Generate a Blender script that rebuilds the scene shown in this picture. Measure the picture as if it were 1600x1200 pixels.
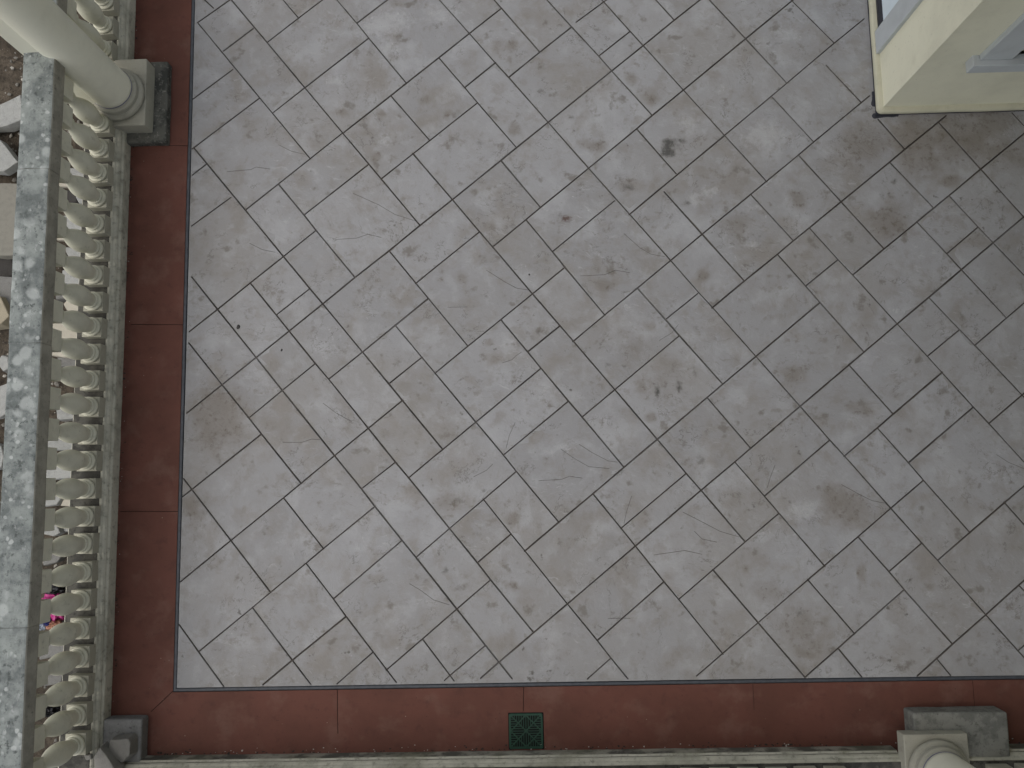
import bpy, bmesh, math, random
import numpy as np
from mathutils import Vector, Matrix, Euler
from mathutils.geometry import delaunay_2d_cdt
from mathutils import noise as mnoise
random.seed(7); rng = np.random.default_rng(7)
scene = bpy.context.scene
for o in list(bpy.data.objects): bpy.data.objects.remove(o)
rad = math.radians

# ---------------------------------------------------------------- camera, sky, sun, exposure
H = 4.87                       # the camera hovers under the unseen canopy, looking almost straight down
F = 1325.9                     # focal length in pixels of the 1600 px wide photograph
RX, RY, RZ = -0.11825, -0.02193, 0.01946
def _rot(rx, ry, rz):
    cx, sx, cy, sy, cz, sz = math.cos(rx), math.sin(rx), math.cos(ry), math.sin(ry), math.cos(rz), math.sin(rz)
    return (Matrix(((1,0,0),(0,cx,-sx),(0,sx,cx))) @ Matrix(((cy,0,sy),(0,1,0),(-sy,0,cy))) @ Matrix(((cz,-sz,0),(sz,cz,0),(0,0,1))))
RM = _rot(RX, RY, RZ)
cam = bpy.data.cameras.new('camera'); cam_o = bpy.data.objects.new('camera', cam)
scene.collection.objects.link(cam_o); scene.camera = cam_o
cam.sensor_fit = 'HORIZONTAL'; cam.sensor_width = 36.0; cam.lens = F / 1600 * 36.0
cam.clip_start = 0.05; cam.clip_end = 2000
cam_o.matrix_world = Matrix.Translation((0, 0, H)) @ RM.transposed().to_4x4()

SUN_EL, SUN_AZ = 64.0, 195.0        # azimuth measured in the X-Y plane from +X
world = bpy.data.worlds.new('World'); scene.world = world; world.use_nodes = True
wn = world.node_tree.nodes; bg = wn['Background']
sky = wn.new('ShaderNodeTexSky'); sky.sky_type = 'NISHITA'; sky.sun_disc = False
sky.sun_elevation = rad(SUN_EL); sky.sun_rotation = rad(90 - SUN_AZ)
sky.air_density = 1.0; sky.dust_density = 4.0; sky.ozone_density = 0.6
hs = wn.new('ShaderNodeHueSaturation'); hs.inputs['Saturation'].default_value = 0.45      # overcast: nearly colourless sky light
world.node_tree.links.new(sky.outputs[0], hs.inputs['Color']); world.node_tree.links.new(hs.outputs[0], bg.inputs[0]); bg.inputs[1].default_value = 0.15
sun = bpy.data.lights.new('sun', 'SUN'); sun_o = bpy.data.objects.new('sun', sun)
scene.collection.objects.link(sun_o)
sun.energy = 0.5; sun.angle = rad(80); sun.color = (1.0, 0.95, 0.88)
d = Vector((math.cos(rad(SUN_EL))*math.cos(rad(SUN_AZ)), math.cos(rad(SUN_EL))*math.sin(rad(SUN_AZ)), math.sin(rad(SUN_EL))))
sun_o.rotation_euler = d.to_track_quat('Z', 'Y').to_euler(); sun_o.location = d * 30
vs = scene.view_settings
vs.view_transform = 'Standard'; vs.look = 'None'; vs.gamma = 1.0; vs.use_curve_mapping = False
vs.exposure = 0.10
scene.render.resolution_x, scene.render.resolution_y = 1024, 768

# ---------------------------------------------------------------- measuring helpers
CAMP = Vector((0, 0, H)); RT = RM.transposed()
def ray(px, py): return RT @ Vector((px - 800.0, -(py - 600.0), -F))
def at(px, py, z=0.0):
    """point at height z seen at photograph pixel px, py"""
    r = ray(px, py); t = (z - H) / r.z
    return CAMP + r * t
def on_x(px, py, x):
    r = ray(px, py); return CAMP + r * (x / r.x)
def on_y(px, py, y):
    r = ray(px, py); return CAMP + r * (y / r.y)
def pix(p):
    c = RM @ (Vector(p) - CAMP); return (800 + F * c.x / -c.z, 600 - F * c.y / -c.z)
def polys(s):
    out = []
    for l in s.strip().splitlines():
        v = list(map(float, l.split())); out.append([(v[i], v[i+1]) for i in range(0, len(v), 2)])
    return out

# ---------------------------------------------------------------- object helpers
def link(name, me, m=None, parent=None):
    o = bpy.data.objects.new(name, me); scene.collection.objects.link(o)
    if m is not None:
        for x in (m if isinstance(m, (list, tuple)) else [m]): me.materials.append(x)
    if parent is not None: o.parent = parent
    return o
def obj(name, bm, m, parent=None, smooth=False):
    me = bpy.data.meshes.new(name); bm.normal_update(); bm.to_mesh(me); bm.free()
    if smooth:
        for p in me.polygons: p.use_smooth = True
    return link(name, me, m, parent)
def empty(name, loc=(0, 0, 0)):
    o = bpy.data.objects.new(name, None); scene.collection.objects.link(o)
    o.location = loc; o.empty_display_size = 0.1; return o
def tag(o, label, cat, group=None):
    o['label'] = label; o['category'] = cat; o['kind'] = 'thing'
    if group: o['group'] = group
    return o
def kind(o, k): o['kind'] = k; return o
def box(bm, x0, x1, y0, y1, z0, z1, bev=0.0, seg=2):
    r = bmesh.ops.create_cube(bm, size=1.0); vs_ = r['verts']
    for v in vs_: v.co = Vector((x0 + (v.co.x+.5)*(x1-x0), y0 + (v.co.y+.5)*(y1-y0), z0 + (v.co.z+.5)*(z1-z0)))
    if bev:
        es = set(e for v in vs_ for e in v.link_edges)
        bmesh.ops.bevel(bm, geom=list(es), offset=bev, segments=seg, affect='EDGES', profile=0.6)
def rough(bm, amp, freq, seed=0.0):
    for v in bm.verts:
        n = mnoise.noise_vector(v.co * freq + Vector((seed, seed*1.7, 3.1)))
        v.co += n * amp
def rough_box(x0, x1, y0, y1, z0, z1, bev, cuts, amp, freq, seed):
    """a bevelled block whose faces are subdivided and slightly uneven"""
    bm = bmesh.new(); box(bm, x0, x1, y0, y1, z0, z1)
    bmesh.ops.bevel(bm, geom=list(bm.edges), offset=bev, segments=3, affect='EDGES', profile=0.5)
    bmesh.ops.subdivide_edges(bm, edges=[e for e in bm.edges if e.calc_length() > bev*3], cuts=cuts, use_grid_fill=True)
    bmesh.ops.triangulate(bm, faces=[f for f in bm.faces if len(f.verts) > 4])
    rough(bm, amp, freq, seed); return bm
def lathe(bm, prof, n=28, c=(0, 0)):
    rings = []
    for r, z in prof:
        rings.append([bm.verts.new((c[0]+r*math.cos(2*math.pi*i/n), c[1]+r*math.sin(2*math.pi*i/n), z)) for i in range(n)])
    for a, b in zip(rings, rings[1:]):
        for i in range(n): bm.faces.new((a[i], a[(i+1) % n], b[(i+1) % n], b[i]))
    bm.faces.new(rings[0][::-1]); bm.faces.new(rings[-1])
def sweep(prof, s0, s1, step, axis, amp=0.0, freq=5.0, seed=0.0, caps=True):
    """profile [(across, z)] swept along Y (axis 'y', across = x) or X (axis 'x', across = y)"""
    bm = bmesh.new(); n = max(2, int(abs(s1-s0)/step)); rings = []
    for k in range(n+1):
        s = s0 + (s1-s0)*k/n; rings.append([])
        for a, z in prof:
            p = Vector((a, s, z)) if axis == 'y' else Vector((s, a, z))
            if amp: p += mnoise.noise_vector(p*freq + Vector((seed, 0, seed)))*amp + mnoise.noise_vector(p*freq*4.3 + Vector((seed, 5, seed)))*amp*0.5
            rings[-1].append(bm.verts.new(p))
    m = len(prof)
    for a, b in zip(rings, rings[1:]):
        for i in range(m): bm.faces.new((a[i], a[(i+1) % m], b[(i+1) % m], b[i]))
    if caps: bm.faces.new(rings[0][::-1]); bm.faces.new(rings[-1])
    bmesh.ops.recalc_face_normals(bm, faces=bm.faces); return bm
def densify(prof, d):
    out = []
    for (a, b) in zip(prof, prof[1:] + prof[:1]):
        n = max(1, int(math.dist(a, b)/d))
        for k in range(n): out.append((a[0]+(b[0]-a[0])*k/n, a[1]+(b[1]-a[1])*k/n))
    return out

# ---------------------------------------------------------------- material helpers
class MT:
    """small wrapper that chains shader nodes"""
    def __init__(s, name, rough_=0.8, spec=0.3):
        s.m = bpy.data.materials.new(name); s.m.use_nodes = True; s.t = s.m.node_tree; s.n = s.t.nodes
        s.b = s.n['Principled BSDF']; s.b.inputs['Roughness'].default_value = rough_
        s.b.inputs['Specular IOR Level'].default_value = spec
        s.geo = s.n.new('ShaderNodeNewGeometry'); s.P = s.geo.outputs['Position']; s._b = None
    def L(s, a, b): s.t.links.new(a, b)
    def put(s, sock, v):
        if isinstance(v, bpy.types.NodeSocket): s.L(v, sock)
        elif isinstance(v, (tuple, list)) and len(v) == 3 and sock.type == 'RGBA': sock.default_value = (*v, 1)
        else: sock.default_value = v
    def objco(s):
        if not hasattr(s, '_oc'): s._oc = s.n.new('ShaderNodeTexCoord').outputs['Object']
        return s._oc
    def scale(s, v, sc):
        n = s.n.new('ShaderNodeMapping'); s.put(n.inputs['Vector'], v); s.put(n.inputs['Scale'], sc); return n.outputs[0]
    def mapping(s, v, loc=(0,0,0), rot=(0,0,0), sc=(1,1,1)):
        n = s.n.new('ShaderNodeMapping'); s.put(n.inputs['Vector'], v)
        for k, x in (('Location', loc), ('Rotation', rot), ('Scale', sc)): s.put(n.inputs[k], x)
        return n.outputs[0]
    def vadd(s, a, b, op='ADD'):
        n = s.n.new('ShaderNodeVectorMath'); n.operation = op; s.put(n.inputs[0], a); s.put(n.inputs[1], b); return n.outputs[0]
    def vscale(s, a, f):
        n = s.n.new('ShaderNodeVectorMath'); n.operation = 'SCALE'; s.put(n.inputs[0], a); s.put(n.inputs['Scale'], f); return n.outputs[0]
    def noise(s, sc, det=4, ro=0.55, v=None, dist=0.0, col=False):
        n = s.n.new('ShaderNodeTexNoise'); s.put(n.inputs['Vector'], v or s.P); s.put(n.inputs['Scale'], sc)
        n.inputs['Detail'].default_value = det; n.inputs['Roughness'].default_value = ro; n.inputs['Distortion'].default_value = dist
        return n.outputs['Color' if col else 'Fac']
    def voro(s, sc, v=None, feat='F1', rnd=1.0):
        n = s.n.new('ShaderNodeTexVoronoi'); n.feature = feat; s.put(n.inputs['Vector'], v or s.P); s.put(n.inputs['Scale'], sc)
        n.inputs['Randomness'].default_value = rnd; return n.outputs['Distance']
    def rng(s, v, a, b, c=0.0, d=1.0):
        n = s.n.new('ShaderNodeMapRange'); n.interpolation_type = 'SMOOTHSTEP'
        for i, x in enumerate((v, a, b, c, d)): s.put(n.inputs[i], x)
        return n.outputs[0]
    def math(s, op, a, b=0.0):
        n = s.n.new('ShaderNodeMath'); n.operation = op; s.put(n.inputs[0], a); s.put(n.inputs[1], b); return n.outputs[0]
    def mul(s, *a):
        r = a[0]
        for x in a[1:]: r = s.math('MULTIPLY', r, x)
        return r
    def mix(s, f, a, b, mode='MIX'):
        n = s.n.new('ShaderNodeMix'); n.data_type = 'RGBA'; n.blend_type = mode
        s.put(n.inputs[0], f); s.put(n.inputs[6], a); s.put(n.inputs[7], b); return n.outputs[2]
    def attr(s, name, out='Color'):
        n = s.n.new('ShaderNodeAttribute'); n.attribute_name = name; return n.outputs[out]
    def sep(s, c):
        n = s.n.new('ShaderNodeSeparateColor'); s.put(n.inputs[0], c); return n.outputs
    def bump(s, h, strength=0.3, dist=0.01):
        n = s.n.new('ShaderNodeBump'); n.inputs['Strength'].default_value = strength; n.inputs['Distance'].default_value = dist
        s.put(n.inputs['Height'], h)
        if s._b: s.L(s._b, n.inputs['Normal'])
        s._b = n.outputs[0]; s.L(s._b, s.b.inputs['Normal'])
    def out(s, col, ro=None):
        s.put(s.b.inputs['Base Color'], col)
        if ro is not None: s.put(s.b.inputs['Roughness'], ro)
        return s.m

def mat_stone(name, col, dirt, amt=0.5, grain=0.06, sc=6.0, bumps=0.25, ro=0.85, specks=0.3):
    m = MT(name, ro)
    c = m.mix(m.rng(m.noise(sc, 6, 0.62), 0.42, 0.72), col, tuple(x*0.86 for x in col))
    c = m.mix(m.mul(m.rng(m.noise(sc*2.7, 8, 0.7), 0.55, 0.75), amt), c, dirt)
    c = m.mix(m.mul(m.rng(m.noise(sc*23, 3, 0.6), 0.62, 0.72), specks), c, tuple(x*0.5 for x in dirt))
    c = m.mix(grain*2, c, m.noise(420, 2, 0.5, col=False), 'OVERLAY')
    m.bump(m.noise(sc*9, 8, 0.65), bumps, 0.006); m.bump(m.noise(180, 3, 0.6), 0.15, 0.002)
    return m.out(c)
def mat_plain(name, col, ro=0.6, spec=0.4, var=0.12, sc=12.0):
    m = MT(name, ro, spec)
    c = m.mix(m.rng(m.noise(sc, 6, 0.6), 0.35, 0.7), col, tuple(x*(1-var) for x in col))
    m.bump(m.noise(160, 4, 0.6), 0.08, 0.002); return m.out(c)

# ---------------------------------------------------------------- paving: joint pattern measured on the photograph, put on the floor plane
JOINT_A = """320 0 333 12
309.5 36.3 405.5 153 485 247.5
361.3 0 417.5 65.5 476 137 535 207.5 596 279 656 352
442.5 0 466 27.5
525 0 559 36 576 60 635 129
611 150 670 217.5
304 232.5 324 256 359 299 384 327.5 442.5 401 484 451 505 475 567.5 550 608 599 629 626 680 689 691 702
435 289 476 335 492 360 555 431
646 240 680 279.5 709 312.5 749 362.5 770 385 831 460 875 509 897.5 534 961 609 1027.5 686 1071 740 1095 765 1164 845
687.5 0 734 51 774 97.5 798 120 857.5 191 920 264 952 300 984 335 1047.5 407.5 1090 459 1114 481 1181 557.5 1250 635 1295 689 1319 712.5 1391 794 1440 849 1467.5 875 1541 960 1592 1016 1600 1024
772.5 0 842.5 80
855 0 892.5 41 937 86 955 111 1017.5 180
944 2.5 984 49 1005 71 1067.5 141 1131 211 1199 282.5
1025 0 1052.5 30
686 91 726 136 746 161 807.5 230
784 252 824 300 844 322.5
996 202.5 1056 270.5
1039 300 1096 365 1162.5 438
1109 0 1165 60 1229 129
1239 2.5 1302.5 66
1206 151 1271 221
1292 103 1345 159
1249 243 1314 315 1381 388
1373 187 1413 232
1467 191 1532.5 264 1600 339
1582 177 1600 196
1391 254 1459 324.5
1485 306 1527.5 355 1552.5 380 1600 429
1432.5 348 1480 395 1502.5 421 1572.5 496.5
1266 356.5 1309 406 1334 429.5 1401 506 1450 556 1472.5 582.5 1520 636 1546 661 1600 722.5
1215 399 1260 446 1281 472.5 1350 549
1452.5 465 1499 515 1525 539 1600 622
299 434 340 485 400 559 441 610 522.5 711 567.5 762.5 586 791 627.5 842.5 652 870 714 951 757.5 1009 780 1036 799 1060
391 442.5 432.5 492.5 452.5 519 491.5 569 515 591 576 669 617.5 722.5 641 746 703 825 747.5 879 765 907.5 832.5 988
610 394 650 442.5 669 466 731 540
617.5 509 659 558 681 583 744 659 788 710 806 737.5 872.5 816
296 536 346 601 390 652.5 407.5 678 470 755
822.5 345 864 392.5 880 416 946 491
783.5 500 825 549 845 576 887.5 627.5 910 650 975 729.5
996 451 1041 499 1061 525 1130 599
1174 304.5 1239 375
1327 570.5 1395 646
287.5 749 300 765 360.5 844 422.5 925
444 779 505 856.5
756 780 798 835 821 861 886 944 935 1000 954 1029 981 1060
926.5 772.5 971 825 992.5 852 1036 909 1061 936 1130 1021
1106 622 1172.5 699.5
1148.5 722.5 1195 775 1216 801 1289 884
1371 670.5 1421 722.5 1442.5 751 1516 831
1341 840 1390 892.5 1412.5 922.5 1489 1005
279 977.5 310.5 1017.5 349 1072
395 950 456 1031 485 1068
478.5 881 522.5 935 540 964 582.5 1019 604 1046 619 1065
661 999.5 709 1063
1115 890.5 1184 972.5 1257.5 1057.5
1262.5 906 1335 989.5
1310.5 1014 1346 1057
1464 1029.5 1485 1056
1570 785.5 1600 819
1592.5 915 1600 922.5"""
JOINT_B = """309.5 34.5 358.8 0
395 45 350 79
419 65 466 28 504 0
477 136.5 575.5 60
559 35 605 0
302 154 363 109
426.5 176 475 138
301 232 405 153.5
535.5 207.5 611 150 636 129 680 95 734 51 782.5 14
301 273 323 256
384 327 420 300 485 247.5 535 208
476 335 521 300 575 257.5
596 279 646 240 680 212.5 746 161
797.5 120 842.5 81 892 43
901 34 944 2.5
937.5 86 984 49.5
727 136 774 98
292 644 346 601 400 559 452.5 517.5 505 475 555 431 609 394 656 352 709 312.5 784 251 807.5 230 857.5 191 955 111 1005 71 1052.5 30 1092.5 0
770 385 820 345 844 323 875 300 920 264 996 202.5 1017.5 180 1067.5 141 1165 60 1239 0
984 335 1032.5 294 1080 255 1132 212
1133 210 1206 151 1229 130 1302.5 66 1351 31
896.5 534 945.5 491 996 451 1047.5 407.5 1096.5 365 1174 304 1199 282.5 1249 242.5 1271 221 1345 160 1358 150
1114 481 1162.5 438.5 1215 399 1239 375.5 1266 355 1314 315 1391 254 1413 232.5 1467 191 1478 181
1334 429 1381 388.5 1432.5 347.5 1459 325 1485 305 1532.5 263 1600 209
1481 395 1527.5 355.5
754 1061 780 1036 832.5 989 886 944 992.5 852 1095 765 1148 722.5 1172.5 700 1250 635 1326 570.5 1350 549 1401 506 1452.5 464.5 1502.5 421 1552.5 380 1600 340
1260 446 1308 407
821 861 872.5 816 926.5 772.5 975 730 1027.5 685.5 1106 621 1130 599 1181 557.5 1281 473
1524 539 1572.5 497 1600 474
300 352.5 360 309
296 517.5 340 484 390 442.5 442.5 401 492.5 361
432.5 491.5 484 451
650.5 442.5 680 417.5 749 362.5
515 590.5 567.5 550 617.5 509 668 467
608.5 599 659 558.5
389.5 652.5 440.5 610 492 569
864 392.5 960 314
681 583 731 540 783 500 831 460 880 419
825.5 549 874.5 509.5
641 745.5 680 711 744 659 845 576
1041 498.5 1090 459
910 651 961 609 1061 525
286 775 300 765 407.5 679
281 907.5 361 844 444 779 470 755.5 523 711 576 669 629 626
311 1017.5 395 950 422.5 925 478 881 505 856 586 792
566.5 762.5 617.5 722.5
522.5 934.5 626.5 846
651.5 870 703 825 756 780 806 737.5
747.5 878 798 835
788 710 887.5 627.5
971 825 1071 741
1195.5 774.5 1295 689
1061 936 1115 890 1164 845.5 1217 804
1319.5 712 1371 669.5 1395.5 646.5 1472.5 582.5
1090 1056 1130 1021 1184 972.5 1262.5 906 1289 884 1341 839 1391 794 1442.5 751
1450 556 1499 515.5
1421 722 1520 637
1546 661 1595 619 1600 615
412.5 1070 456 1031 540 964
527.5 1068 582.5 1019.5
604 1046 660.5 999 714 951 765.5 907.5
696 1063 704 1054 757.5 1009.5
919 1060 954 1029
935 999.5 1037 909.5
1258 1057 1310.5 1013.5 1335 989.5 1412.5 922.5
1390 892.5 1440 849
1435 1057 1464 1029 1489 1005 1541 960 1600 907.5
1467.5 875 1516 830.5 1570 785 1600 760
1592.5 1015.5 1600 1009"""
CRACKS = """760 422 790 441 807 450 825 453
700 480 730 479.5
975 365 1000 387 1017 397 1039 401
907 431 945 429 962 422 984 426
552 302 592 320 617 335 652 346
525 374 557 372 575 366 596 371
390 380 410 390 430 394
905 694 925 707 950 720 965 722
877 702 897 716 920 729 952 732
842 751 877 749 890 744 910 747
1315 757 1342 772 1362 782 1382 786
1067 800 1100 817 1125 830 1155 839
1085 830 1097 842 1120 847
1022 867 1070 860 1097 866
1557 710 1575 722 1600 732
640 912 657 922 677 937 702 945
437 227 455 236 476 241
355 268 392 265 400 261 422 264
505 630 525 645 550 659
442 691 472 691 487 686 500 687
805 660 796 680 791 700
1211 727 1204 745 1199 762
987 775 979 800 975 819
785 567 800 562 806 556 815 550
740 745 760 735 770 725
1030 532 1050 520 1060 507
950 966 985 966"""

def in_poly(px, py, poly):
    x, y = px, py; r = np.zeros(x.shape, bool); n = len(poly)
    for i in range(n):
        x0, y0 = poly[i]; x1, y1 = poly[(i+1) % n]
        c = ((y0 > y) != (y1 > y)) & (x < (x1-x0)*(y-y0)/((y1-y0) if y1 != y0 else 1e-9) + x0)
        r ^= c
    return r
def seg_dist(P, segs, chunk=4000):
    """distance / half width to the nearest segment, and its depth"""
    a, b, hw, dp = segs; best = np.full(len(P), 9.9); dep = np.zeros(len(P)); absd = np.full(len(P), 9.9)
    ab = b - a; L2 = (ab**2).sum(1) + 1e-12
    for i in range(0, len(P), chunk):
        q = P[i:i+chunk][:, None, :] - a[None]
        t = np.clip((q*ab[None]).sum(2)/L2, 0, 1)
        d = np.sqrt(((q - t[..., None]*ab[None])**2).sum(2))
        r = d/hw[None]; k = r.argmin(1); best[i:i+chunk] = r[np.arange(len(k)), k]; dep[i:i+chunk] = dp[k]
        absd[i:i+chunk] = d.min(1)
    return best, dep, absd
def grooved_sheet(name, outer, lines, grid, zfun=None, blobs=None, keep=None):
    """flat sheet with real V grooves: lines = [(points, half width, depth)]"""
    pts, edges = [], []
    def chain(c, closed=False):
        i0 = len(pts); pts.extend(c)
        edges.extend((i0+i, i0+i+1) for i in range(len(c)-1))
        if closed: edges.append((i0+len(c)-1, i0))
    chain(outer, True)
    sa, sb, sw, sd = [], [], [], []
    for p, hw, dep in lines:
        p = [Vector(q) for q in p]
        q = [p[0]]
        for a, b in zip(p, p[1:]):
            n = max(1, int((b-a).length/0.07))
            for k in range(1, n+1): q.append(a.lerp(b, k/n))
        lft, rgt, cen = [], [], []
        for i, c in enumerate(q):
            t = (q[min(i+1, len(q)-1)] - q[max(i-1, 0)]).normalized(); nn = Vector((-t.y, t.x))
            j = mnoise.noise(Vector((c.x*7, c.y*7, 1.3)))*0.0005 if 0 < i < len(q)-1 else 0
            w = hw*(1.0 + 0.22*mnoise.noise(Vector((c.x*3.1, c.y*3.1, hw*900))))
            c = c + nn*j; cen.append(c); lft.append(c + nn*w); rgt.append(c - nn*w)
            if i: sa.append(cen[-2]); sb.append(c); sw.append(w); sd.append(dep)
        chain(lft); chain(cen); chain(rgt); nL = len(lft); i0 = len(pts)-3*nL
        for e_, s_ in ((0, -1), (nL-1, 1)):      # pointed ends, so that the groove dies out flush with the slab
            t = (cen[1]-cen[0] if e_ == 0 else cen[-1]-cen[-2]).normalized()*s_
            pts.append(cen[e_] + t*hw*1.3); k_ = len(pts)-1
            edges.extend(((i0+e_, k_), (i0+nL+e_, k_), (i0+2*nL+e_, k_)))
    segs = (np.array([tuple(v) for v in sa]), np.array([tuple(v) for v in sb]), np.array(sw), np.array(sd))
    ox = np.array([p[0] for p in outer]); oy = np.array([p[1] for p in outer])
    gx, gy = np.meshgrid(np.arange(ox.min()+grid*.5, ox.max(), grid), np.arange(oy.min()+grid*.5, oy.max(), grid))
    g = np.stack([gx.ravel(), gy.ravel()], 1) + rng.uniform(-.3, .3, (gx.size, 2))*grid
    g = g[in_poly(g[:, 0], g[:, 1], outer)]
    r, _, ad = seg_dist(g, segs); g = g[(r > 1.6) & (ad > 0.007)]
    allp = [Vector((float(p[0]), float(p[1]))) for p in pts] + [Vector(p) for p in g.tolist()]
    V, E, Fc, _, _, _ = delaunay_2d_cdt(allp, edges, [], 0, 1e-5, False)
    P = np.array([tuple(v) for v in V]); T = np.array([f[:3] for f in Fc])
    cen = P[T].mean(1); ok = in_poly(cen[:, 0], cen[:, 1], outer); T = T[ok]
    r, dep, _ = seg_dist(P, segs); jf = np.clip(1 - r, 0, 1)
    Z = -dep*jf
    me = bpy.data.meshes.new(name)
    ar = P[T]; flip = ((ar[:, 1, 0]-ar[:, 0, 0])*(ar[:, 2, 1]-ar[:, 0, 1]) - (ar[:, 1, 1]-ar[:, 0, 1])*(ar[:, 2, 0]-ar[:, 0, 0])) < 0
    T[flip] = T[flip][:, ::-1]
    me.from_pydata(np.c_[P, Z].tolist(), [], T.tolist())
    big = dep > 0.002
    jl = me.attributes.new('joint', 'FLOAT', 'POINT'); jl.data.foreach_set('value', (jf*np.where(big, 1.0, 0.75)).astype(np.float32))
    # tiles = connected groups of faces between the joints
    njf = (jf > 0.05) & big; tj = njf[T].any(1); par = list(range(len(P)))
    def find(i):
        while par[i] != i: par[i] = par[par[i]]; i = par[i]
        return i
    for tri, j in zip(T.tolist(), tj.tolist()):
        if j: continue
        a = find(tri[0])
        for k in tri[1:]:
            b = find(k)
            if b != a: par[b] = a
    tid = np.array([find(t[0]) if not j else -1 for t, j in zip(T.tolist(), tj.tolist())])
    rnd = np.random.default_rng(3).uniform(0, 1, (len(P)+1, 4)); rnd[-1] = 0.5
    tl = me.attributes.new('tile', 'FLOAT_COLOR', 'FACE'); tl.data.foreach_set('color', rnd[tid].astype(np.float32).ravel())
    if blobs is not None:
        col = np.zeros((len(P), 4), np.float32)
        wn_ = [(mnoise.noise_vector(Vector((x*5, y*5, 0))), mnoise.noise_vector(Vector((x*17, y*17, 5)))) for x, y in P.tolist()]
        WP = P + np.array([(a_.x*.030 + c_.x*.016, a_.y*.030 + c_.y*.016) for a_, c_ in wn_])
        for (cx, cy, rx, ry, ang, ch, s) in blobs:
            dx, dy = WP[:, 0]-cx, WP[:, 1]-cy; ca, sn = math.cos(ang), math.sin(ang)
            u, w = (dx*ca + dy*sn)/rx, (-dx*sn + dy*ca)/ry
            e = np.exp(-(u*u + w*w)*0.9)*s
            col[:, ch] = np.maximum(col[:, ch], e)
        al = me.attributes.new('stain', 'FLOAT_COLOR', 'POINT'); al.data.foreach_set('color', col.ravel())
    return me

FX0, FX1, FY0, FY1 = -2.003, 4.6, -1.089, 5.2
def floor_lines():
    out = []; rr = random.Random(4)
    inside = lambda p: FX0+.004 < p[0] < FX1-.004 and FY0+.004 < p[1] < FY1-.004
    for s in (JOINT_A, JOINT_B):
        for c in polys(s):
            w = [at(x, y) for x, y in c]; w = [Vector((p.x, p.y)) for p in w]
            if len(w) > 2:                       # the slabs were stamped in straight lines
                mw = sum(w, Vector((0, 0)))/len(w); dd = (w[-1]-w[0]).normalized()
                for _ in range(3):
                    dd = sum((((q-mw) * (1 if (q-mw).dot(dd) > 0 else -1)) for q in w), Vector((0, 0))).normalized()
                w = [q.lerp(mw + dd*(q-mw).dot(dd), .8) for q in w]
            # carry the joint on beyond the picture's edge, and close small gaps at its ends
            for end in (0, -1):
                x, y = c[end]; q = w[end]; pprev = w[1] if end == 0 else w[-2]; t = (q - pprev).normalized()
                L = 0.0035
                if x > 1596 or y < 3: L = 1.6
                nq = q + t*L
                if L > 1:
                    while not inside(nq) and L > 0.01: L -= 0.05; nq = q + t*L
                if inside(nq): w[end] = nq
                else:
                    nx = min(max(nq.x, FX0+.004), FX1-.004); ny = min(max(nq.y, FY0+.004), FY1-.004); w[end] = Vector((nx, ny))
            # the far end of every joint stays inside the sheet
            w = [Vector((min(max(p.x, FX0+.004), FX1-.004), min(max(p.y, FY0+.004), FY1-.004))) for p in w]
            out.append((w, rr.uniform(0.0046, 0.0062), 0.0075))
    for c in polys(CRACKS):
        w = [at(x, y) for x, y in c]; w = [Vector((p.x, p.y)) for p in w]
        if all(inside(p) for p in w): out.append((w, 0.0017, 0.0016))
    return out
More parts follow.
